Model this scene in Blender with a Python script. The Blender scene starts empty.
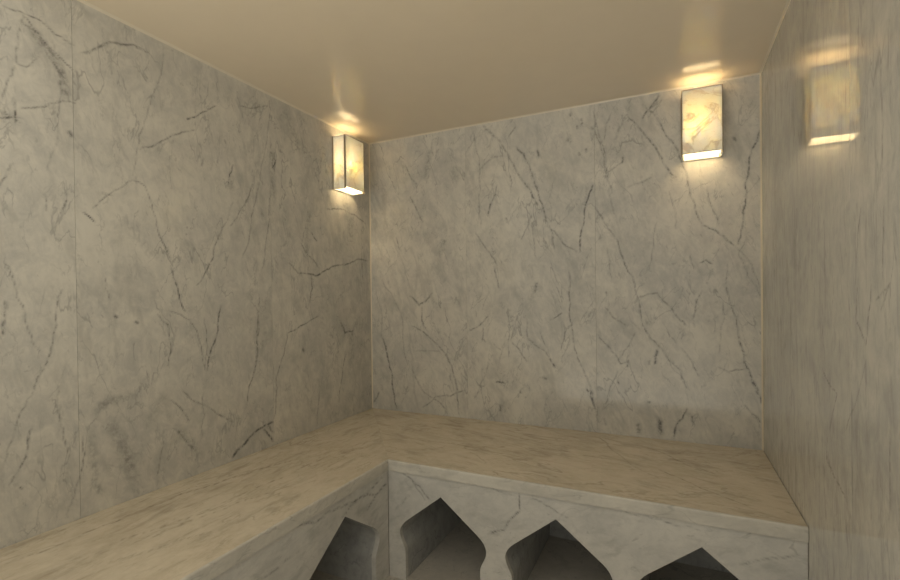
import bpy, bmesh, math, random
import numpy as np
from mathutils import Vector, Matrix
from mathutils.geometry import delaunay_2d_cdt

# ------------------------------------------------------------------ dimensions (metres, floor at z = 0)
WORLD_LOW, WORLD_HIGH, WORLD_DOWN, EXPO = .60, 0.95, 2.15, 0.46
W = 2.2            # width of the room between the side walls
ZB = 0.535         # height of the bench top
ZC = ZB + 1.7643   # ceiling
D1 = 0.6474        # depth of the bench along the left wall
D2 = 0.8110        # depth of the bench along the back wall
T = 0.0476         # bench slab thickness
YF = -2.95         # open front of the room, behind the camera
YC = -1.95         # ceiling cut off here, out of view, so added light reaches the bench top

C = bpy.context.scene.collection

# veins of the marble, traced in millimetres on each slab: [width, strength, u, v, u, v, ...]
VEINS = {
'L': [
 [7.1,0.45,-1853,2141,-1820,2127,-1792,2080,-1757,2031,-1742,1955],
 [5.2,0.5,-1840,2160,-1802,2114,-1746,2072,-1711,2044],
 [3.8,0.4,-1896,2164,-1852,2169,-1801,2168,-1764,2145,-1710,2135],
 [16.3,0.35,-1830,2131,-1800,2093,-1762,2061,-1741,2005,-1736,1947],
 [22.8,0.25,-1820,2130,-1789,2094,-1752,2047,-1730,1970],
 [3.7,0.35,-1845,2167,-1863,2084,-1867,2008,-1842,2004,-1811,2049],
 [3.9,0.45,-1859,1870,-1795,1896,-1748,1933,-1710,1940],
 [6.1,0.6,-1908,1823,-1879,1836,-1855,1841],
 [4.9,0.55,-1874,1896,-1872,1860,-1870,1817],
 [4.9,0.5,-1898,1844,-1879,1833,-1860,1824],
 [3.6,0.35,-1872,1994,-1890,1935,-1902,1879],
 [3.6,0.4,-1882,1695,-1896,1655,-1911,1616],
 [13.4,0.5,-1729,1837,-1724,1825],
 [3.9,0.2,-1753,1934,-1761,1801,-1793,1695],
 [3.9,0.2,-1772,2122,-1758,1998,-1748,1936],
 [7.3,0.5,-1693,2113,-1639,2159,-1583,2207,-1542,2216,-1513,2230,-1465,2222],
 [5.7,0.45,-1506,2226,-1461,2224],
 [4.4,0.35,-1544,2292,-1538,2229],
 [5.0,0.3,-1397,2277,-1452,2050,-1525,1740],
 [4.7,0.5,-1525,1722,-1575,1678,-1616,1646,-1661,1596],
 [6.4,0.5,-1632,1652,-1599,1650],
 [5.5,0.7,-1692,1576,-1656,1547],
 [4.7,0.4,-1525,1722,-1485,1711,-1455,1644,-1433,1538,-1406,1486,-1382,1436],
 [6.4,0.5,-1426,1524,-1383,1432],
 [6.1,0.75,-1383,1408,-1355,1320,-1326,1226],
 [5.4,0.35,-1082,1718,-1149,1573],
 [6.1,0.5,-1149,1573,-1191,1454,-1270,1334],
 [6.6,0.75,-1155,1243,-1183,1098,-1229,963],
 [5.6,0.35,-979,1808,-1062,1648,-1101,1606],
 [5.7,0.35,-930,1843,-983,1612,-1037,1465],
 [6.0,0.5,-1439,1217,-1399,1172,-1389,1063,-1402,1009],
 [5.0,0.4,-1398,1228,-1305,1187,-1273,1135,-1243,987],
 [5.2,0.4,-1240,1193,-1239,969],
 [5.8,0.4,-940,1296,-943,1145,-978,898],
 [6.7,0.5,-942,1218,-952,1015,-1008,860,-1022,763],
 [11.2,0.95,-1104,552,-1065,582,-1007,617],
 [9.8,0.8,-1007,617,-953,641,-864,653],
 [9.9,0.8,-928,639,-897,602,-866,558],
 [14.9,0.5,-915,651,-865,603],
 [5.6,0.45,-1345,903,-1301,853,-1203,789,-1101,711],
 [5.3,0.45,-1392,871,-1346,821,-1316,768],
 [6.2,0.5,-1377,751,-1348,715,-1292,632],
 [5.1,0.35,-1250,872,-1258,681],
 [4.7,0.35,-1424,715,-1445,627,-1454,548],
 [6.7,0.7,-1303,2023,-1267,2044],
 [5.6,0.5,-1267,2044,-1164,2128],
 [6.4,0.4,-1497,1845,-1415,1899,-1326,1962,-1268,1989],
 [7.3,0.6,-1079,1888,-1108,1786],
 [9.0,0.5,-1123,1990,-1115,1978],
 [5.7,0.35,-973,1819,-1021,1710],
 [5.4,0.3,-847,2222,-897,1968,-943,1791],
 [6.7,0.35,-1051,2214,-1035,2174,-948,2196,-866,2235],
 [8.1,0.6,-846,1931,-819,1978],
 [6.4,0.3,-733,2131,-646,2077],
 [9.0,0.5,-569,1642,-521,1597],
 [8.1,0.45,-431,1793,-312,1813,-163,1799,-46,1758],
 [6.6,0.35,-590,1783,-641,1568],
 [9.2,0.6,-605,1407,-525,1399,-465,1430,-310,1473],
 [8.9,0.5,-310,1473,-138,1521,-40,1515],
 [7.0,0.45,-605,1407,-674,1409,-746,1464],
 [7.2,0.5,-566,1403,-585,1252],
 [7.8,0.45,-507,1445,-603,1517,-648,1573],
 [7.1,0.5,-513,1172,-665,1124,-753,1093],
 [6.2,0.4,-753,1093,-783,986,-840,871,-857,667],
 [13.6,0.5,-318,1121,-280,1058,-200,1064],
 [7.3,0.4,-273,928,-326,746,-347,647],
 [6.8,0.35,-522,723,-542,552],
 [13.6,0.6,-645,997,-637,986],
 [3.7,0.35,-1903,1389,-1876,1286,-1850,1189,-1813,1097],
 [4.9,0.45,-1758,1309,-1778,1217,-1785,1139,-1827,1029],
 [6.6,0.6,-1905,1274,-1911,1172],
 [4.6,0.45,-1739,1608,-1759,1558],
 [3.9,0.35,-1799,1616,-1795,1563],
 [3.7,0.35,-1813,1062,-1838,990,-1864,942,-1889,874,-1917,776],
 [5.6,0.6,-1847,872,-1855,828],
 [4.0,0.5,-1855,828,-1861,789,-1901,719],
 [3.9,0.35,-1791,949,-1760,817,-1746,753],
 [4.4,0.4,-1704,812,-1712,684,-1758,564],
 [6.2,0.5,-1877,701,-1872,693],
 [9.0,0.5,-1596,1216,-1589,1209],
 [9.4,0.5,-1526,1191,-1516,1186],
 [5.0,0.4,-1627,1352,-1621,1303,-1612,1267],
 [6.5,0.35,-848,1820,-878,1615,-920,1414],
 [3.9,0.3,-1768,997,-1770,849],
 [32.4,0.16,-1666,892,-1601,913,-1542,920],
 [51.2,0.14,-1619,846,-1560,702,-1543,604],
 [33.2,0.2,-1570,705,-1543,641],
 [27.8,0.15,-1683,792,-1670,649,-1655,591],
 [41.6,0.12,-1356,741,-1269,612],
 [46.8,0.1,-1416,896,-1477,811],
 [27.4,0.15,-1096,1838,-1087,1772],
 [53.2,0.12,-752,2256,-646,2077],
 [40.4,0.14,-844,2022,-836,1772],
 [44.2,0.12,-574,1764,-612,1483],
 [62.5,0.12,-230,1073,-214,883],
 [62.2,0.12,-263,1876,-198,1637],
],
'B': [
 [9.3,0.3,472,2238,478,2150],
 [8.3,0.35,275,2120,318,2032,369,1982],
 [8.9,0.4,309,1912,352,1838,401,1746],
 [8.4,0.4,201,1658,230,1578],
 [7.9,0.3,41,1337,76,1032],
 [10.5,0.6,76,1032,128,869,163,668,192,546],
 [11.4,0.45,300,1280,365,1223,416,1248,459,1297],
 [9.5,0.4,387,1210,385,1121,427,1053],
 [8.7,0.45,312,1089,434,1021,531,937,591,841,623,702,635,556],
 [7.8,0.25,81,1395,217,1191],
 [7.7,0.3,231,1158,244,997,279,837],
 [9.4,0.35,683,706,582,662,450,639,372,696,308,807],
 [10.6,0.4,54,646,13,576],
 [8.8,0.35,385,576,464,640,547,578],
 [7.6,0.25,332,929,510,936],
 [48.8,0.12,617,1258,637,1228],
 [60.9,0.12,614,2046,633,1995],
 [43.8,0.12,457,2190,419,2008],
 [43.3,0.12,518,1532,554,1623],
 [14.1,0.3,813,2281,868,2225,923,2158],
 [10.4,0.4,923,2158,995,2038,1059,1921],
 [10.2,0.55,1059,1921,1099,1855,1138,1783],
 [13.7,0.45,1014,2127,1089,2020],
 [10.1,0.5,1089,2020,1139,1862,1167,1764,1194,1661],
 [7.7,0.45,1194,1661,1265,1573,1351,1508],
 [8.1,0.65,1438,1862,1401,1769,1384,1646,1367,1507],
 [7.4,0.35,1452,2217,1496,2040,1515,1869],
 [9.2,0.4,1015,2247,966,2186],
 [10.6,0.6,857,1821,838,1758],
 [7.6,0.35,896,1923,864,1827],
 [11.8,0.25,790,2024,867,2090,929,2087],
 [13.5,0.5,1141,2092,1144,2052],
 [12.9,0.5,1404,2059,1406,2043],
 [13.0,0.5,1364,2043,1372,2031],
 [11.9,0.5,1379,2224,1384,2197],
 [10.8,0.45,1357,2190,1360,2174],
 [16.4,0.3,1303,2123,1325,2109],
 [9.8,0.5,1321,2267,1323,2250],
 [9.6,0.45,1436,2172,1441,2160],
 [7.2,0.3,748,2255,790,2006,774,1710],
 [6.8,0.3,1091,1719,1037,1592],
 [6.8,0.3,1103,1685,1124,1485],
 [7.7,0.35,754,1658,842,1534,896,1426],
 [6.7,0.35,1194,1677,1231,1530],
 [10.4,0.4,976,1966,981,1936],
 [10.4,0.4,949,1726,955,1702],
 [7.6,0.4,872,1450,901,1320],
 [7.7,0.5,1306,1313,1305,1175,1325,1060],
 [7.6,0.45,1325,1060,1367,887,1428,707,1448,596],
 [10.8,0.6,1392,769,1428,702],
 [7.8,0.45,1267,1175,1200,1136],
 [17.0,0.4,1128,1350,1110,1282],
 [6.6,0.35,1277,1109,1259,970],
 [11.2,0.6,1197,923,1225,874],
 [7.3,0.4,1164,967,1197,923],
 [7.4,0.4,1068,1123,1072,1032,1186,951],
 [7.5,0.4,971,1012,1065,894],
 [9.0,0.45,708,1064,799,1120,831,1156],
 [7.2,0.35,828,883,768,712,742,668],
 [11.7,0.7,876,767,932,765],
 [11.7,0.4,900,634,905,593],
 [13.5,0.5,1157,814,1174,804],
 [8.3,0.4,798,1084,791,1006],
 [7.6,0.35,866,991,909,957],
 [6.9,0.3,1021,1174,965,1012],
 [7.7,0.35,791,1024,816,1001],
 [10.4,0.4,1022,725,1028,714],
 [6.8,0.3,1142,1079,1170,995],
 [7.1,0.4,1307,1411,1311,1301],
 [39.6,0.1,1086,1248,1145,1332],
 [35.1,0.1,931,666,899,593],
 [8.1,0.5,1607,2206,1698,2088,1794,1912,1839,1856],
 [9.2,0.5,1765,2274,1689,2176],
 [7.5,0.45,1690,2248,1773,2126,1831,2022,1880,1886,1922,1714,1952,1609],
 [7.2,0.5,1952,1609,2033,1554,2090,1498],
 [5.7,0.3,2090,1498,2159,1405,2198,1249],
 [6.8,0.4,1975,1792,2025,1603],
 [8.4,0.6,2198,2037,2162,1949],
 [7.6,0.55,2162,1949,2133,1788,2124,1643,2103,1507],
 [14.2,0.4,2128,1690,2124,1643],
 [11.4,0.5,2089,2017,2097,1996],
 [11.5,0.5,1591,1990,1586,1960],
 [8.4,0.3,1586,1965,1546,1939,1495,1903],
 [12.3,0.2,1614,1832,1729,1870],
 [7.4,0.35,1442,2272,1496,2009,1535,1803],
 [7.4,0.4,1448,1738,1563,1549,1611,1400],
 [6.0,0.3,1807,1790,1837,1597],
 [6.1,0.3,1751,1639,1711,1397],
 [7.3,0.45,1942,1423,1968,1437,1994,1416],
 [7.3,0.45,1567,1507,1635,1358,1676,1130],
 [7.7,0.5,1676,1130,1713,1049,1764,999],
 [7.5,0.45,1764,999,1855,888,1881,804],
 [7.1,0.4,1668,1259,1748,1279,1812,1207,1874,1123],
 [9.0,0.5,1861,1142,1874,1118],
 [7.4,0.45,1950,1286,1910,1148],
 [6.7,0.4,2052,1318,2068,1231,2100,1083],
 [8.1,0.55,2100,1083,2128,936,2171,825],
 [14.1,0.65,2156,862,2179,807,2203,748],
 [5.8,0.3,2061,1432,2052,1318],
 [5.8,0.3,2039,1231,2021,984],
 [6.9,0.4,1856,1003,1934,867],
 [6.8,0.4,1642,1073,1572,945],
 [7.4,0.4,1494,1208,1559,1134,1608,1109],
 [6.9,0.4,1452,1063,1513,996,1572,908,1607,921],
 [6.9,0.35,1557,871,1484,664],
 [10.2,0.7,1746,988,1736,917],
 [10.3,0.6,1708,931,1710,915],
 [8.4,0.5,1607,931,1604,894],
 [9.0,0.6,1880,700,1830,610,1821,548],
 [9.9,0.6,1902,667,1906,628],
 [22.9,0.35,1757,637,1761,566],
 [10.3,0.55,1701,719,1711,718],
 [6.7,0.35,2016,916,2058,894,2128,912],
 [9.7,0.6,1413,771,1438,659],
 [6.1,0.4,2127,741,2210,641],
 [5.7,0.3,2102,1464,2198,1249],
 [9.6,0.4,1508,1001,1513,990],
 [9.5,0.5,1556,818,1561,802],
 [9.6,0.4,1500,1288,1505,1272],
 [25.9,0.25,1653,596,1657,560],
 [8.0,0.4,1484,615,1494,579],
 [6.9,0.35,1528,2220,1497,2093],
 [13.1,0.25,1552,2085,1592,2172],
 [6.8,0.25,1525,1805,1563,1638],
 [5.9,0.3,1899,1464,1916,1390],
 [6.3,0.3,1507,1510,1531,1350],
 [29.9,0.1,1849,692,1893,671],
 [36.0,0.1,1666,1089,1714,1141],
],
'R': [
 [6.2,0.6,-643,1836,-649,1807],
 [2.7,0.4,-1272,1460,-1239,1349],
 [2.7,0.5,-1251,1298,-1237,1204],
 [3.1,0.45,-1237,1204,-1298,1150],
 [2.6,0.5,-1328,1285,-1310,1210,-1298,1150],
 [3.2,0.4,-962,1057,-1096,1009,-1034,900],
 [4.9,0.5,-1007,879,-1005,807],
 [3.4,0.4,-1005,807,-1154,766],
 [2.4,0.4,-1355,1253,-1420,1283,-1381,1233],
 [2.9,0.3,-1178,1876,-1176,1709],
 [3.3,0.3,-966,1249,-1001,1057],
 [3.3,0.3,-719,1510,-726,1247],
 [2.4,0.3,-1398,1452,-1405,1175],
 [2.3,0.35,-1422,1001,-1415,822],
 [3.0,0.3,-879,1606,-863,1369],
 [2.8,0.3,-1298,1122,-1164,934],
 [3.6,0.3,-566,1245,-571,815],
 [2.4,0.3,-1381,1737,-1389,1514],
],
'T': [
 [7.4,0.4,125,-1975,128,-1754,126,-1455,168,-1255,258,-953],
 [4.0,0.3,30,-1939,36,-1736,54,-1516],
 [4.3,0.35,274,-1903,278,-1748,346,-1528],
 [4.2,0.3,337,-1754,383,-1479,432,-1140],
 [7.5,0.25,396,-1816,437,-1696,489,-1600],
 [8.0,0.25,351,-1702,368,-1581],
 [5.9,0.3,346,-1407,359,-865],
 [5.9,0.35,1424,-84,1476,-100,1637,-415],
 [5.3,0.45,1766,-463,1908,-604,2050,-709],
 [5.0,0.3,1637,-415,1769,-557],
 [5.5,0.3,946,-566,1069,-674],
 [9.5,0.3,1234,-378,1378,-380],
 [9.1,0.3,1428,-405,1560,-406],
 [8.3,0.25,1230,-696,1403,-716],
 [5.4,0.3,1670,-142,1918,-397],
 [8.4,0.3,1882,-362,1971,-423],
 [8.0,0.3,2158,-711,2195,-719],
 [6.5,0.3,636,-494,917,-497],
],
'FB': [
 [6.1,0.5,1262,488,1262,415,1193,321,1124,291],
 [5.1,0.35,1311,472,1451,420],
 [8.0,0.4,714,482,806,434,855,385],
 [6.2,0.4,765,458,830,380],
 [4.6,0.35,1570,509,1773,474,1898,464],
 [5.8,0.3,2015,371,2071,400,2178,440],
 [5.7,0.4,1091,488,1178,474,1246,473],
 [5.8,0.3,675,308,754,390],
 [7.3,0.35,1899,498,2072,492],
 [4.9,0.35,1758,524,1899,498],
],
'FL': [
 [8.8,0.45,-968,370,-900,408,-812,428],
 [7.4,0.4,-1707,487,-1298,460,-1115,451,-869,409],
 [6.3,0.4,-1147,405,-1016,444,-844,462],
 [4.6,0.3,-1541,387,-1365,395],
],
}


def hashrand(seed):
    return np.random.RandomState(seed)

def fractal(pts, rs, depth=3, amp=0.10):
    """midpoint displacement, so that a vein wanders between its traced points"""
    pts = [np.array(p, float) for p in pts]
    for d in range(depth):
        out = [pts[0]]
        for a, b in zip(pts[:-1], pts[1:]):
            m = (a + b) / 2
            t = b - a
            n = np.array([-t[1], t[0]])
            out += [m + n * rs.uniform(-amp, amp), b]
        pts = out
    return pts

def vein_field(uv, key):
    """uv: (n,2) array in metres -> vein strength 0..1 for every vertex"""
    val = np.zeros(len(uv))
    if key not in VEINS or not len(uv):
        return val
    rs = hashrand(sum(map(ord, key)))
    order = np.argsort(uv[:, 0], kind='stable')
    us = uv[order, 0]
    for row in VEINS[key]:
        wid, st = row[0] / 1000, row[1]
        pts = [(row[i] / 1000, row[i + 1] / 1000) for i in range(2, len(row), 2)]
        L = sum(math.dist(a, b) for a, b in zip(pts[:-1], pts[1:]))
        depth = 4 if L > .15 else 3
        soft = wid > .02
        pl = fractal(pts, rs, depth, .04 if soft else .07)
        sig = max(wid / 2.0, .0024)
        r = sig * 3
        n = len(pl) - 1
        dens = rs.uniform(.55, 1.1, n + 1)
        dens = np.convolve(np.pad(dens, 2, mode='edge'), np.ones(5) / 5, 'valid')
        for i, (a, b) in enumerate(zip(pl[:-1], pl[1:])):
            lo, hi = np.searchsorted(us, [min(a[0], b[0]) - r, max(a[0], b[0]) + r])
            if lo == hi: continue
            idx = order[lo:hi]
            q = uv[idx]
            k = (q[:, 1] > min(a[1], b[1]) - r) & (q[:, 1] < max(a[1], b[1]) + r)
            idx = idx[k]; q = q[k]
            if not len(idx): continue
            d = b - a
            t = np.clip(((q - a) @ d) / max(d @ d, 1e-12), 0, 1)
            dist = np.linalg.norm(q - a - t[:, None] * d, axis=1)
            # veins taper towards their ends
            along = (i + t) / n
            tap = np.clip(np.minimum(along, 1 - along) * 6 + .45, 0, 1)
            e = st * (1.6 if soft else 1.0) * (dens[i] * (1 - t) + dens[i + 1] * t) * tap * np.exp(-(dist / sig) ** 2)
            val[idx] = np.maximum(val[idx], e)
    return np.clip(val * VG, 0, 1)

VG = 1.85

# ------------------------------------------------------------------ materials
def mat(name):
    m = bpy.data.materials.new(name); m.use_nodes = True
    nt = m.node_tree
    b = next(n for n in nt.nodes if n.type == 'BSDF_PRINCIPLED')
    return m, nt, b

class NB:
    """small helper for wiring shader nodes"""
    def __init__(s, nt): s.nt = nt
    def n(s, t, **kw):
        o = s.nt.nodes.new(t)
        for k, v in kw.items():
            if k == 'ins':
                for kk, vv in v.items(): s.put(o.inputs[kk], vv)
            else: setattr(o, k, v)
        return o
    def put(s, sock, v):
        if isinstance(v, bpy.types.NodeSocket): s.nt.links.new(v, sock)
        else: sock.default_value = v
    def m(s, op, a, b=0.0, c=0.0, clamp=False):
        o = s.n('ShaderNodeMath', operation=op, use_clamp=clamp)
        for i, v in enumerate((a, b, c)): s.put(o.inputs[i], v)
        return o.outputs[0]
    def noise(s, vec, scale, detail=4, rough=.55, dist=0.0):
        o = s.n('ShaderNodeTexNoise', ins={'Vector': vec, 'Scale': scale, 'Detail': detail, 'Roughness': rough, 'Distortion': dist})
        return o.outputs['Fac']
    def ramp(s, v, lo, hi, a=0.0, b=1.0):
        o = s.n('ShaderNodeMapRange', interpolation_type='SMOOTHSTEP', ins={'Value': v, 'From Min': lo, 'From Max': hi, 'To Min': a, 'To Max': b})
        return o.outputs['Result']
    def mix(s, f, a, b):
        o = s.n('ShaderNodeMix', data_type='RGBA')
        s.put(o.inputs[0], f); s.put(o.inputs[6], a); s.put(o.inputs[7], b)
        return o.outputs[2]
    def mapping(s, vec, rot=(0, 0, 0), scale=(1, 1, 1)):
        o = s.n('ShaderNodeMapping', ins={'Vector': vec, 'Rotation': rot, 'Scale': scale})
        return o.outputs[0]

def col(r, g, b): return (r, g, b, 1)

def marble(name, light, mid, vein, rot=(0, 0, 0), stretch=(1, 1, 1), fine=1.0, streak=0.12, net=0.55, rough=.13, cloud=1.0, sheen=.5, freck=.45, bump=.03):
    m, nt, bs = mat(name); k = NB(nt)
    tc = k.n('ShaderNodeTexCoord').outputs['Object']
    pa = k.n('ShaderNodeAttribute', attribute_name='panel').outputs['Fac']
    off = k.n('ShaderNodeCombineXYZ', ins={0: k.m('MULTIPLY', pa, 3.7), 1: k.m('MULTIPLY', pa, 5.3), 2: k.m('MULTIPLY', pa, 7.9)}).outputs[0]
    P = k.n('ShaderNodeVectorMath', operation='ADD', ins={0: tc, 1: off}).outputs[0]
    S = k.mapping(k.mapping(P, rot=rot), scale=stretch)
    # broad clouds
    c1 = k.noise(P, 2.3, 5, .6, .6)
    c2 = k.noise(P, 6.5, 6, .66, 1.0)
    c3 = k.noise(k.n('ShaderNodeMix', data_type='VECTOR', ins={0: .45, 4: P, 5: S}).outputs[1], 20, 6, .72, 1.0)
    cl = k.ramp(k.m('ADD', k.m('ADD', k.m('MULTIPLY', c1, .34), k.m('MULTIPLY', c2, .34)), k.m('MULTIPLY', c3, .32)), .38, .64)
    base = k.mix(k.m('MULTIPLY', cl, cloud), light, mid)
    # soft drawn-out streaks
    s1 = k.ramp(k.noise(S, 13 * fine, 5, .65, .4), .50, .74)
    base = k.mix(k.m('MULTIPLY', s1, streak), base, vein)
    # thin ridge veins in two sizes, only in patches
    S2 = k.mapping(k.mapping(P, rot=(-rot[0] * 1.3, -rot[1] * 1.3, -rot[2] * 2)), scale=stretch)
    def ridge(sc, seed, w, det=5, S=S):
        v = k.n('ShaderNodeVectorMath', operation='ADD', ins={0: S, 1: (seed, seed * .7, -seed)}).outputs[0]
        n = k.noise(v, sc, det, .55, .3)
        r = k.ramp(k.m('ABSOLUTE', k.m('SUBTRACT', n, .5)), 0.0, w, 1.0, 0.0)
        msk = k.ramp(k.noise(v, sc * 1.6, 3, .6), .44, .62)
        return k.m('MULTIPLY', r, msk)
    r1 = ridge(2.4 * fine, 3.1, .010)
    r2 = ridge(4.5 * fine, 11.7, .012, S=S2)
    r3 = ridge(3.6 * fine, 23.1, .06)
    r4 = ridge(9.0 * fine, 31.3, .020)
    rr = k.m('MAXIMUM', k.m('MAXIMUM', k.m('MULTIPLY', r1, .9), k.m('MULTIPLY', r2, .75)), k.m('MAXIMUM', k.m('MULTIPLY', r3, .38), k.m('MULTIPLY', r4, .5)))
    base = k.mix(k.m('MULTIPLY', rr, net), base, vein)
    # short dark dashes and freckles
    f = k.ramp(k.noise(S, 42, 4, .65, .5), .60, .78)
    fm = k.ramp(k.noise(P, 4.5, 3, .6), .42, .62, .25, 1.0)
    base = k.mix(k.m('MULTIPLY', k.m('MULTIPLY', f, fm), freck), base, vein)
    f2 = k.ramp(k.noise(S, 15, 3, .55, 1.0), .69, .76)
    base = k.mix(k.m('MULTIPLY', f2, freck * .8), base, vein)
    g = k.noise(P, 130, 2, .5)
    # the traced veins
    va = k.n('ShaderNodeAttribute', attribute_name='vein').outputs['Fac']
    br = k.ramp(k.noise(P, 55, 4, .65), .32, .66, .25, 1.3)
    vv = k.m('MULTIPLY', va, br, clamp=True)
    base = k.mix(vv, base, k.mix(.65, vein, col(vein[0] * .45, vein[1] * .45, vein[2] * .46)))
    base = k.mix(k.m('MULTIPLY', g, .06), base, col(1, 1, 1))
    k.put(bs.inputs['Base Color'], base)
    k.put(bs.inputs['Roughness'], k.m('ADD', rough - .02, k.m('MULTIPLY', c2, .04)))
    bs.inputs['Specular IOR Level'].default_value = sheen
    bp = k.n('ShaderNodeBump', ins={'Strength': bump, 'Distance': .002, 'Height': k.noise(S, 20, 3, .5)})
    k.put(bs.inputs['Normal'], bp.outputs[0])
    return m

WALL_LIGHT, WALL_MID, WALL_VEIN = col(.635, .605, .53), col(.45, .437, .40), col(.19, .184, .17)
R_ = math.radians
M_left = marble('marble polished left wall', WALL_LIGHT, WALL_MID, WALL_VEIN, rot=(R_(-12), 0, 0), stretch=(1, 1.5, .62))
M_back = marble('marble polished back wall', WALL_LIGHT, WALL_MID, WALL_VEIN, rot=(0, R_(20), 0), stretch=(1.7, 1, .55), net=.6)
M_right = marble('marble polished right wall', WALL_LIGHT, WALL_MID, WALL_VEIN, rot=(R_(2), 0, 0), stretch=(1, 2.0, .36), streak=.4, net=.5, rough=.045, bump=.0)
M_seat_y = marble('marble bench top painted warm-lit along left', col(.65, .575, .445), col(.52, .445, .325), col(.25, .20, .135), rot=(0, 0, R_(-4)), stretch=(1.7, .5, 1), fine=.75, streak=.5, net=.5, rough=.2, freck=.3)  # tan tone holds the warm light falling on the bench top
M_seat_x = marble('marble bench top painted warm-lit along back', col(.65, .575, .445), col(.52, .445, .325), col(.25, .20, .135), rot=(0, 0, R_(12)), stretch=(.5, 1.7, 1), fine=.75, streak=.5, net=.5, rough=.2, freck=.3)
M_front_x = marble('marble bench front along back', col(.60, .58, .53), col(.47, .46, .43), WALL_VEIN, rot=(0, R_(15), 0), stretch=(.7, 1, 1.5), rough=.16, net=.28, streak=.3)
M_front_y = marble('marble bench front along left', col(.60, .58, .53), col(.47, .46, .43), WALL_VEIN, rot=(R_(-12), 0, 0), stretch=(1, .6, 1.5), rough=.16, net=.3, streak=.3)
M_edge_x = marble('marble bench edge painted cool-lit along back', col(.60, .57, .50), col(.47, .45, .40), WALL_VEIN, rot=(0, R_(8), 0), stretch=(.5, 1, 1.5), rough=.16)  # greyer copy of the slab marble, cooler light put into the edge colour
M_edge_y = marble('marble bench edge painted cool-lit along left', col(.60, .57, .50), col(.47, .45, .40), WALL_VEIN, rot=(R_(-8), 0, 0), stretch=(1, .5, 1.5), rough=.16)
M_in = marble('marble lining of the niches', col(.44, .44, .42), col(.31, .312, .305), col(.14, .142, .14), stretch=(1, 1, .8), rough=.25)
M_floor = marble('marble floor', col(.55, .51, .44), col(.45, .42, .37), WALL_VEIN, rough=.2)

def plain(name, c, rough=.5, metal=0.0, bump=0.0, scale=60):
    m, nt, bs = mat(name); k = NB(nt)
    tc = k.n('ShaderNodeTexCoord').outputs['Object']
    n = k.noise(tc, scale, 4, .6)
    k.put(bs.inputs['Base Color'], k.mix(n, col(c[0] * .94, c[1] * .94, c[2] * .94), col(*c)))
    bs.inputs['Roughness'].default_value = rough
    bs.inputs['Metallic'].default_value = metal
    if bump:
        bp = k.n('ShaderNodeBump', ins={'Strength': bump, 'Distance': .002, 'Height': n})
        k.put(bs.inputs['Normal'], bp.outputs[0])
    return m

M_ceil = plain('satin beige ceiling paint', (.74, .64, .49), .16, bump=.02, scale=9)
M_seal = plain('pale silicone sealant', (.70, .63, .50), .3)
M_grout = plain('grout behind the slabs', (.42, .39, .34), .9)
M_frame = plain('bronze sconce frame', (.40, .33, .23), .45, .3)
M_plate = plain('white sconce back plate', (.85, .82, .74), .5)

def alabaster():
    m, nt, bs = mat('backlit alabaster'); k = NB(nt)
    tc = k.n('ShaderNodeTexCoord').outputs['Object']
    gp = k.n('ShaderNodeNewGeometry').outputs['Position']
    S = k.mapping(gp, rot=(R_(20), R_(35), 0), scale=(1, 1, 1))
    n1 = k.noise(S, 6, 4, .55, 1.2)
    n2 = k.noise(S, 11, 4, .6, 1.5)
    r1 = k.ramp(k.m('ABSOLUTE', k.m('SUBTRACT', n1, .5)), 0, .035, 1, 0)
    r2 = k.ramp(k.m('ABSOLUTE', k.m('SUBTRACT', n2, .48)), 0, .010, 1, 0)
    b = k.mix(k.ramp(n1, .35, .65), col(.98, .96, .90), col(.965, .925, .83))
    b = k.mix(k.m('MULTIPLY', r1, .35), b, col(.62, .52, .40))
    b = k.mix(k.m('MULTIPLY', r2, .22), b, col(.50, .40, .28))
    k.put(bs.inputs['Base Color'], b)
    bs.inputs['Subsurface Weight'].default_value = 1.0
    bs.inputs['Subsurface Radius'].default_value = (1.0, .96, .88)
    bs.inputs['Subsurface Scale'].default_value = SSS
    bs.inputs['Roughness'].default_value = .25
    return m
SSS = .0056
M_alab = alabaster()
def frosted():
    m, nt, bs = mat('frosted glass'); k = NB(nt)
    tr = k.n('ShaderNodeBsdfTransparent', ins={'Color': col(.95, .93, .88)})
    tl = k.n('ShaderNodeBsdfTranslucent', ins={'Color': col(.72, .70, .66)})
    mx = k.n('ShaderNodeMixShader', ins={0: .17, 1: tl.outputs[0], 2: tr.outputs[0]})
    out = next(n for n in nt.nodes if n.type == 'OUTPUT_MATERIAL')
    nt.links.new(mx.outputs[0], out.inputs['Surface'])
    return m
M_frost = frosted()

# ------------------------------------------------------------------ mesh building
def link_mesh(name, verts, faces, material, parent=None, vein=None, panel=None, smooth=False):
    me = bpy.data.meshes.new(name)
    me.from_pydata([tuple(v) for v in verts], [], faces)
    me.materials.append(material)
    if vein is not None:
        a = me.attributes.new('vein', 'FLOAT', 'POINT'); a.data.foreach_set('value', np.asarray(vein, np.float32))
    if panel is not None:
        a = me.attributes.new('panel', 'FLOAT', 'POINT'); a.data.foreach_set('value', np.asarray(panel, np.float32))
    me.update()
    o = bpy.data.objects.new(name, me); C.objects.link(o)
    if parent: o.parent = parent
    return o

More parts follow.
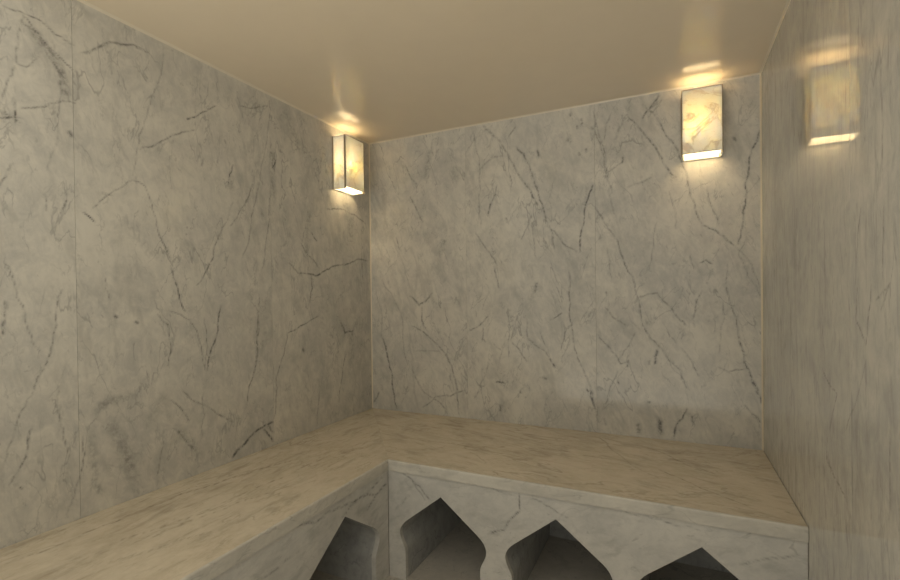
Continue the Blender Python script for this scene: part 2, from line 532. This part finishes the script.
class MB:
    """collects pieces of one mesh with their vein and panel values"""
    def __init__(s): s.v = []; s.f = []; s.vn = []; s.pn = []; s.n = 0; s.mi = []
    def add(s, v, f, vein=None, panel=0.0, mi=0):
        v = np.asarray(v, float)
        s.v.append(v); s.f += [tuple(i + s.n for i in q) for q in f]; s.mi += [mi] * len(f)
        s.vn.append(np.zeros(len(v)) if vein is None else vein)
        s.pn.append(np.full(len(v), panel)); s.n += len(v)
    def box(s, a, b, panel=0.0, mi=0):
        (x0, y0, z0), (x1, y1, z1) = a, b
        v = [(x0, y0, z0), (x1, y0, z0), (x1, y1, z0), (x0, y1, z0), (x0, y0, z1), (x1, y0, z1), (x1, y1, z1), (x0, y1, z1)]
        s.add(v, [(0, 3, 2, 1), (4, 5, 6, 7), (0, 1, 5, 4), (1, 2, 6, 5), (2, 3, 7, 6), (3, 0, 4, 7)], None, panel, mi)
    def build(s, name, materials, parent=None):
        if not isinstance(materials, (list, tuple)): materials = [materials]
        o = link_mesh(name, np.concatenate(s.v), s.f, materials[0], parent, np.concatenate(s.vn), np.concatenate(s.pn))
        for m in materials[1:]: o.data.materials.append(m)
        if len(materials) > 1: o.data.polygons.foreach_set('material_index', s.mi)
        return o

def wall_panel(mb, key, u0, u1, v0, v1, to3d, flip, panel, step=.005, thick=.012):
    """one marble slab of a wall: fine front face, small arris, edges going back to the wall"""
    g = .0005
    u0 += g; u1 -= g
    nu = max(2, int(round((u1 - u0) / step)) + 1); nv = max(2, int(round((v1 - v0) / step)) + 1)
    U, V = np.meshgrid(np.linspace(u0, u1, nu), np.linspace(v0, v1, nv), indexing='ij')
    uv = np.stack([U.ravel(), V.ravel()], 1)
    vein = vein_field(uv, key)
    v = to3d(uv[:, 0], uv[:, 1], 0.0)
    I = np.arange(nu * nv).reshape(nu, nv)
    q = np.stack([I[:-1, :-1], I[1:, :-1], I[1:, 1:], I[:-1, 1:]], -1).reshape(-1, 4)
    if flip: q = q[:, ::-1]
    # rim
    ring = np.concatenate([I[:-1, 0], I[-1, :-1], I[:0:-1, -1], I[0, :0:-1]])
    rv = to3d(uv[ring, 0], uv[ring, 1], -thick)
    n = len(ring); b0 = nu * nv
    rq = [(int(ring[(i + 1) % n]), int(ring[i]), b0 + i, b0 + (i + 1) % n) for i in range(n)]
    if flip: rq = [t[::-1] for t in rq]
    mb.add(np.concatenate([v, rv]), [tuple(map(int, t)) for t in q] + rq, np.concatenate([vein, vein[ring]]), panel, 0)

def inset(poly, offs):
    """move every edge of a counter-clockwise polygon inwards by its own amount"""
    n = len(poly); res = []
    for i in range(n):
        p0, p1, p2 = (np.array(poly[(i + j) % n], float) for j in (-1, 0, 1))
        d1 = (p1 - p0) / np.linalg.norm(p1 - p0); d2 = (p2 - p1) / np.linalg.norm(p2 - p1)
        n1 = np.array([-d1[1], d1[0]]); n2 = np.array([-d2[1], d2[0]])
        a, b = p0 + n1 * offs[(i - 1) % n], p1 + n2 * offs[i]
        A = np.array([d1, -d2]).T
        if abs(np.linalg.det(A)) < 1e-3: res.append(p1 + n1 * offs[i]); continue
        t = np.linalg.solve(A, b - a)
        res.append(a + d1 * t[0])
    return [tuple(p) for p in res]

def resample(poly, step):
    out = []
    for a, b in zip(poly, poly[1:] + poly[:1]):
        n = max(1, int(math.dist(a, b) / step))
        out += [(a[0] + (b[0] - a[0]) * i / n, a[1] + (b[1] - a[1]) * i / n) for i in range(n)]
    return out

def in_poly(P, poly):
    x, y = P[:, 0], P[:, 1]; c = np.zeros(len(P), bool)
    for (x0, y0), (x1, y1) in zip(poly, poly[1:] + poly[:1]):
        if y0 == y1: continue
        k = ((y0 > y) != (y1 > y)) & (x < (x1 - x0) * (y - y0) / (y1 - y0) + x0)
        c ^= k
    return c

def slab(mb, poly, key, to3d, thick, step, flip=False, arris=None, panel=0.0, nose=3, edge_mi=0):
    """a slab with any outline: fine face (for the veins), rounded arris on chosen edges, sides and back"""
    n0 = len(poly)
    arris = arris or [.0015] * n0
    ins = inset(poly, arris)
    rp = resample(ins, step * 2)
    xs = np.arange(min(p[0] for p in ins) + step, max(p[0] for p in ins), step)
    ys = np.arange(min(p[1] for p in ins) + step, max(p[1] for p in ins), step)
    G = np.stack(np.meshgrid(xs, ys, indexing='ij'), -1).reshape(-1, 2)
    R = np.array(rp)
    ok = in_poly(G, ins)
    G = G[ok]
    # keep clear of the outline
    keep = np.ones(len(G), bool)
    for a in R:
        keep &= (np.abs(G[:, 0] - a[0]) + np.abs(G[:, 1] - a[1])) > step * .7
    G = G[keep]
    nr = len(rp)
    pts = [Vector(p) for p in rp] + [Vector(p) for p in G]
    r = delaunay_2d_cdt(pts, [], [list(range(nr))], 1, 1e-6)
    vs, fs = r[0], r[2]
    uv = np.array([(p.x, p.y) for p in vs])
    f = [tuple(t) for t in fs]
    if flip: f = [t[::-1] for t in f]
    mb.add(to3d(uv[:, 0], uv[:, 1], 0.0), f, vein_field(uv, key), panel)
    # edge profile: arcs from the face round to the side, then down to the back
    rings = []
    for j in range(nose + 1):
        t = j / nose * math.pi / 2
        rings.append((inset(poly, [a * (1 - math.sin(t)) for a in arris]), max(arris) * (1 - math.cos(t))))
    rings.append((poly, thick))
    V = []; F = []
    for pl, d in rings:
        P = np.array(pl); V.append(to3d(P[:, 0], P[:, 1], np.full(len(P), -d)))
    for j in range(len(rings) - 1):
        for i in range(n0):
            a, b = j * n0 + i, j * n0 + (i + 1) % n0
            q = (b, a, a + n0, b + n0)
            F.append(q[::-1] if flip else q)
    V = np.concatenate(V)
    last = tuple(range((len(rings) - 1) * n0, len(rings) * n0))
    F.append(last if flip else last[::-1])
    mb.add(V, F, None, panel, edge_mi)

def prop(o, label=None, cat=None, group=None, kind=None):
    if label: o['label'] = label
    if cat: o['category'] = cat
    if group: o['group'] = group
    if kind: o['kind'] = kind
    return o
# ------------------------------------------------------------------ the room
def T_left(u, v, d):  return np.stack([np.zeros_like(u) + d, u, v], 1)
def T_back(u, v, d):  return np.stack([u, np.zeros_like(u) - d, v], 1)
def T_right(u, v, d): return np.stack([W - d + np.zeros_like(u), u, v], 1)

def make_wall(name, key, seams, to3d, flip, material, back, v0=0.0, fine=None):
    mb = MB()
    for i, (a, b) in enumerate(zip(seams[:-1], seams[1:])):
        wall_panel(mb, key, a, b, v0, ZC, to3d, flip, .37 + i * 1.0, step=fine[i] if fine else .005)
    mb.box(*back, mi=1)
    return prop(mb.build(name, [material, M_grout]), kind='structure')

make_wall('wall_left', 'L', [YF, -2.58, -1.716, -.858, 0.0], T_left, False, M_left, ((-.06, YF, 0), (-.0118, 0, ZC)), fine=[.02, .005, .005, .005])
make_wall('wall_back', 'B', [0.0, .695, 1.448, W], T_back, False, M_back, ((-.06, .0118, 0), (W + .06, .06, ZC)), fine=[.005] * 3)
make_wall('wall_right', 'R', [YF, -2.4, -1.2, 0.0], T_right, True, M_right, ((W + .0118, YF, 0), (W + .06, 0, ZC)), fine=[.02, .005, .005])

def simple(name, boxes, material):
    mb = MB()
    for b in boxes: mb.box(*b)
    return prop(mb.build(name, material), kind='structure')
simple('ceiling', [((-.06, YC, ZC), (W + .06, .06, ZC + .05))], M_ceil)
simple('floor', [((-.06, YF, -.05), (W + .06, .06, 0))], M_floor)

# thin beads of sealant where the slabs meet
def bead(name, a, b, n1, n2, r):
    """a small concave fillet along a corner; n1 and n2 point along the two surfaces"""
    a, b, n1, n2 = map(np.array, (a, b, n1, n2))
    prof = [np.zeros(3), n1 * r, (n1 + n2) * r * .33, n2 * r]
    v = [a + p for p in prof] + [b + p for p in prof]
    f = [(1, 2, 6, 5), (2, 3, 7, 6), (0, 1, 5, 4), (3, 0, 4, 7), (3, 2, 1, 0), (4, 5, 6, 7)]
    o = link_mesh(name, v, f, M_seal); prop(o, kind='structure'); return o
e = .0004
bead('trim_1', (e, YC, ZC - e), (e, -e, ZC - e), (1., 0, 0), (0, 0, -1.), .008)
bead('trim_2', (e, -e, ZC - e), (W - e, -e, ZC - e), (0, -1., 0), (0, 0, -1.), .008)
bead('trim_3', (W - e, YC, ZC - e), (W - e, -e, ZC - e), (-1., 0, 0), (0, 0, -1.), .008)
bead('trim_4', (W - e, -e, ZB + e), (W - e, -e, ZC - .007), (-1., 0, 0), (0, -1., 0), .007)
bead('trim_5', (e, -e, ZB + e), (e, -e, ZC - .007), (1., 0, 0), (0, -1., 0), .007)

# ------------------------------------------------------------------ the bench
bench = bpy.data.objects.new('marble_bench', None); C.objects.link(bench)
bench.location = (0, 0, 0)
prop(bench, 'cream marble corner bench with pointed keyhole arches along the left and back walls', 'bench')

def T_top(u, v, d): return np.stack([u, v, ZB + d + np.zeros_like(u)], 1)
gap = .0012
A = .006
mb = MB()
pl = [(gap, YF), (D1, YF), (D1, -D2), (gap, -gap)]
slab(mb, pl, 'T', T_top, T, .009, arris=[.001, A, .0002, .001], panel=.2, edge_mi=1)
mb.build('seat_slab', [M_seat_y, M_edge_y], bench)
mb = MB()
pl = [(D1, -D2), (W - gap, -D2), (W - gap, -gap), (gap, -gap)]
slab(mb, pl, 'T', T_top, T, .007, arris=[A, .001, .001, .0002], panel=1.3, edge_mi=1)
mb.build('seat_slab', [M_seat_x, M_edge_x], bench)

# the arch: pointed top, straight slopes, round shoulder, waist, straight jambs down to the floor
def arch(s=1.0, grow=0.0):
    """half outline (offset from the axis, height), apex first"""
    h = [(0, .4045), (.170, .272), (.1845, .259), (.1965, .244), (.2045, .228), (.2075, .213), (.206, .198), (.2005, .182), (.1935, .166), (.186, .152), (.1815, .141), (.1795, .128), (.1795, .1), (.1795, 0.0)]
    return [(x * s + (grow if z < .39 else 0), z + (grow if z > .26 else 0)) for x, z in h]
def arcade(u0, u1, top, axes, s=1.0, grow=0.0):
    """counter-clockwise outline of a panel that stands on its piers between arches (axes rising)"""
    p = [(u0, 0.0)]
    for c in axes:
        h = arch(s, grow)
        p += [(c - x, z) for x, z in reversed(h)] + [(c + x, z) for x, z in h[1:]]
    return p + [(u1, 0.0), (u1, top), (u0, top)]

PT = ZB - T                      # top of the front panels, under the slab
FX = -D2 + .008                  # face of the front along the back wall
FY = D1 - .008                   # face of the front along the left wall
TH = .022
ax_back = [.9065, 1.405, 1.9035]
ax_left = [-2.245, -1.68, -1.115]
S_L = 1.15
def T_fx(u, v, d): return np.stack([u, FX - d + np.zeros_like(u), v], 1)
def T_fy(u, v, d): return np.stack([FY + d + np.zeros_like(u), u, v], 1)
mb = MB()
o = arcade(FY + .0005, W - gap, PT - .0005, ax_back)
slab(mb, o, 'FB', T_fx, TH, .006, arris=[.0015] * len(o), panel=.6)
mb.build('front_panel', M_front_x, bench)
mb = MB()
o = arcade(YF, FX - .0005, PT - .0005, ax_left, S_L)
slab(mb, o, 'FL', T_fy, TH, .008, arris=[.0015] * len(o), panel=.8)
mb.build('front_panel', M_front_y, bench)

# behind each front: piers and vaults of the niches run back to a lining wall
def deep(name, poly, to3d, front, back, mi):
    mb = MB(); n = len(poly); P = np.array(poly)
    v = np.concatenate([to3d(P[:, 0], P[:, 1], -front), to3d(P[:, 0], P[:, 1], -back)])
    f = [(i + n, (i + 1) % n + n, (i + 1) % n, i) for i in range(n)]
    r = delaunay_2d_cdt([Vector(p) for p in poly], [], [list(range(n))], 1, 1e-6)
    idx = [q[0] for q in r[3]]
    tri = [tuple(idx[i] for i in t) for t in r[2]]
    mb.add(v, f + tri + [tuple(i + n for i in t[::-1]) for t in tri], None, mi)
    return mb
BACK = -.15                      # face of the lining wall at the back of the niches
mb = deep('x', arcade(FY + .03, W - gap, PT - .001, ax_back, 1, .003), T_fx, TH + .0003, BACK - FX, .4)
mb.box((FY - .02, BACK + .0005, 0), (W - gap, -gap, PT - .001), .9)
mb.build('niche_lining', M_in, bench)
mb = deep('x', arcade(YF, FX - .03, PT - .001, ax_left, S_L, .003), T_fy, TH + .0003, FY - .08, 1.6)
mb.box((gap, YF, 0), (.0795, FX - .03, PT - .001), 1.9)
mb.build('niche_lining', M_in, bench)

# ------------------------------------------------------------------ the wall sconces
def sconce(loc, rot, width, label, bulb_side):
    """local frame: wall at y = 0, front towards -y, bottom of the shade at z = 0"""
    root = bpy.data.objects.new('wall_sconce', None); C.objects.link(root)
    root.location = loc; root.rotation_euler = (0, 0, rot)
    prop(root, label, 'lamp', 'alabaster wall sconces under the ceiling')
    h, d, w = .312, .094, width / 2
    p = .009                                       # stone thickness
    mb = MB(); mb.box((-w + .011, -.010, 0), (w - .012, -.0012, h - .006)); mb.build('back_plate', M_plate, root)
    def stone(name, a, b):
        mb = MB(); mb.box(a, b); o = mb.build(name, M_alab, root)
        bv = o.modifiers.new('bevel', 'BEVEL'); bv.width = .0015; bv.segments = 2
        return o
    stone('front_panel', (-w + .003, -d, .011), (w - .003, -d + p, h))
    stone('side_panel', (-w, -d + p + .0006, 0), (-w + p, -.0012, h))
    stone('side_panel', (w - p, -d + p + .0006, 0), (w, -.0012, h))
    mb = MB(); mb.box((-w + p + .0006, -d + p + .0006, h - .009), (w - p - .0006, -.0012, h - .003)); mb.build('top_dimming_pane', M_frost, root)  # unseen pane, added to dim the light thrown on the ceiling
    # bronze angle along the two front corners and a thin strip along the wall
    for sx in (-1, 1):
        mb = MB()
        x0, x1 = sorted((sx * (w + .0012), sx * (w - .0026)))
        mb.box((x0, -d - .0012, -.001), (x1, -d + p + .0004, h + .001))
        mb.build('corner_strip', M_frame, root)
        mb = MB()
        x0, x1 = sorted((sx * (w + .003), sx * (w + .0004)))
        mb.box((x0, -.007, -.001), (x1, -.0012, h + .001))
        mb.build('wall_strip', M_frame, root)
    mb = MB(); mb.box((-w + .003, -d - .0012, h + .0003), (w - .003, -d + p, h + .0022)); mb.build('top_rail', M_frame, root)
    # lamp holder and bulb
    bx, by, bz = bulb_side * (w - .062), -.042, BULB_Z
    mb = MB(); n = 20
    def lathe(prof, axis_o):
        v = []; f = []
        for r, z in prof:
            for i in range(n):
                a = i / n * 2 * math.pi; v.append((axis_o[0] + r * math.cos(a), axis_o[1] + r * math.sin(a), axis_o[2] + z))
        for j in range(len(prof) - 1):
            for i in range(n):
                f.append((j * n + i, j * n + (i + 1) % n, (j + 1) * n + (i + 1) % n, (j + 1) * n + i))
        return v, f
    v, f = lathe([(.001, -.052), (.012, -.052), (.012, -.018), (.001, -.0175)], (bx, by, bz)); mb.add(v, f)
    mb.box((bx - .006, by - .004, bz - .048), (bx + .006, -.010, bz - .036))
    mb.build('lamp_holder', M_plate, root)
    L = bpy.data.lights.new('bulb', 'POINT'); L.energy = BULB; L.color = BULB_COL; L.shadow_soft_size = .018
    lo = bpy.data.objects.new('bulb', L); C.objects.link(lo); lo.parent = root; lo.location = (bx, by, bz)
    return root

BULB, BULB_Z, BULB_COL = 2.6, .150, (1.0, .83, .57)
sconce((0, -.283, ZB + 1.383), math.radians(90), .186, 'glowing veined alabaster box sconce on the left wall beside the back corner', -1)
sconce((1.9505, 0, ZB + 1.394), 0, .172, 'glowing veined alabaster box sconce on the back wall near the right corner', -1)

# ------------------------------------------------------------------ added fill light through the open front and cut ceiling
w = bpy.data.worlds.new('World'); bpy.context.scene.world = w; w.use_nodes = True
nt = w.node_tree; k = NB(nt); bg = nt.nodes['Background']
# made-up fill gradient: warm from high up, dimmer and more neutral near the horizon
gz = k.n('ShaderNodeSeparateXYZ', ins={0: k.n('ShaderNodeTexCoord').outputs['Generated']}).outputs[2]
hi = k.ramp(gz, .12, .72)
k.put(bg.inputs[0], k.mix(hi, col(1.0, .955, .835), col(1.0, .92, .76)))
dn = k.ramp(gz, -.42, -.04, 1.0, 0.0)      # added fill from below for the ceiling and upper walls
k.put(bg.inputs[1], k.m('ADD', k.m('ADD', WORLD_LOW, k.m('MULTIPLY', hi, WORLD_HIGH - WORLD_LOW)), k.m('MULTIPLY', dn, WORLD_DOWN - WORLD_LOW)))

# ------------------------------------------------------------------ camera
cam = bpy.data.cameras.new('camera'); co = bpy.data.objects.new('camera', cam); C.objects.link(co)
cam.sensor_fit = 'HORIZONTAL'; cam.sensor_width = 36.0; cam.lens = 36.0 * 470.42 / 900
cam.shift_y = 11.04 / 900; cam.clip_start = .02
r = Vector((.90396144, .42745116, -.01179934)); u = Vector((.00720374, .01236685, .99989758)); f = Vector((-.4275533, .90385395, -.00809991))
mw = Matrix((r, u, -f)).transposed().to_4x4(); mw.translation = (1.81896, -2.61305, ZB + .73458)
co.matrix_world = mw
sc = bpy.context.scene
sc.camera = co
vs = sc.view_settings
sc.display_settings.display_device = 'sRGB'
vs.view_transform = 'Standard'; vs.look = 'None'; vs.gamma = 1.0; vs.use_curve_mapping = False
vs.exposure = EXPO
sc.cycles.use_denoising = True
sc.cycles.max_bounces = 10; sc.cycles.diffuse_bounces = 8; sc.cycles.glossy_bounces = 6
sc.cycles.sample_clamp_indirect = 6.0
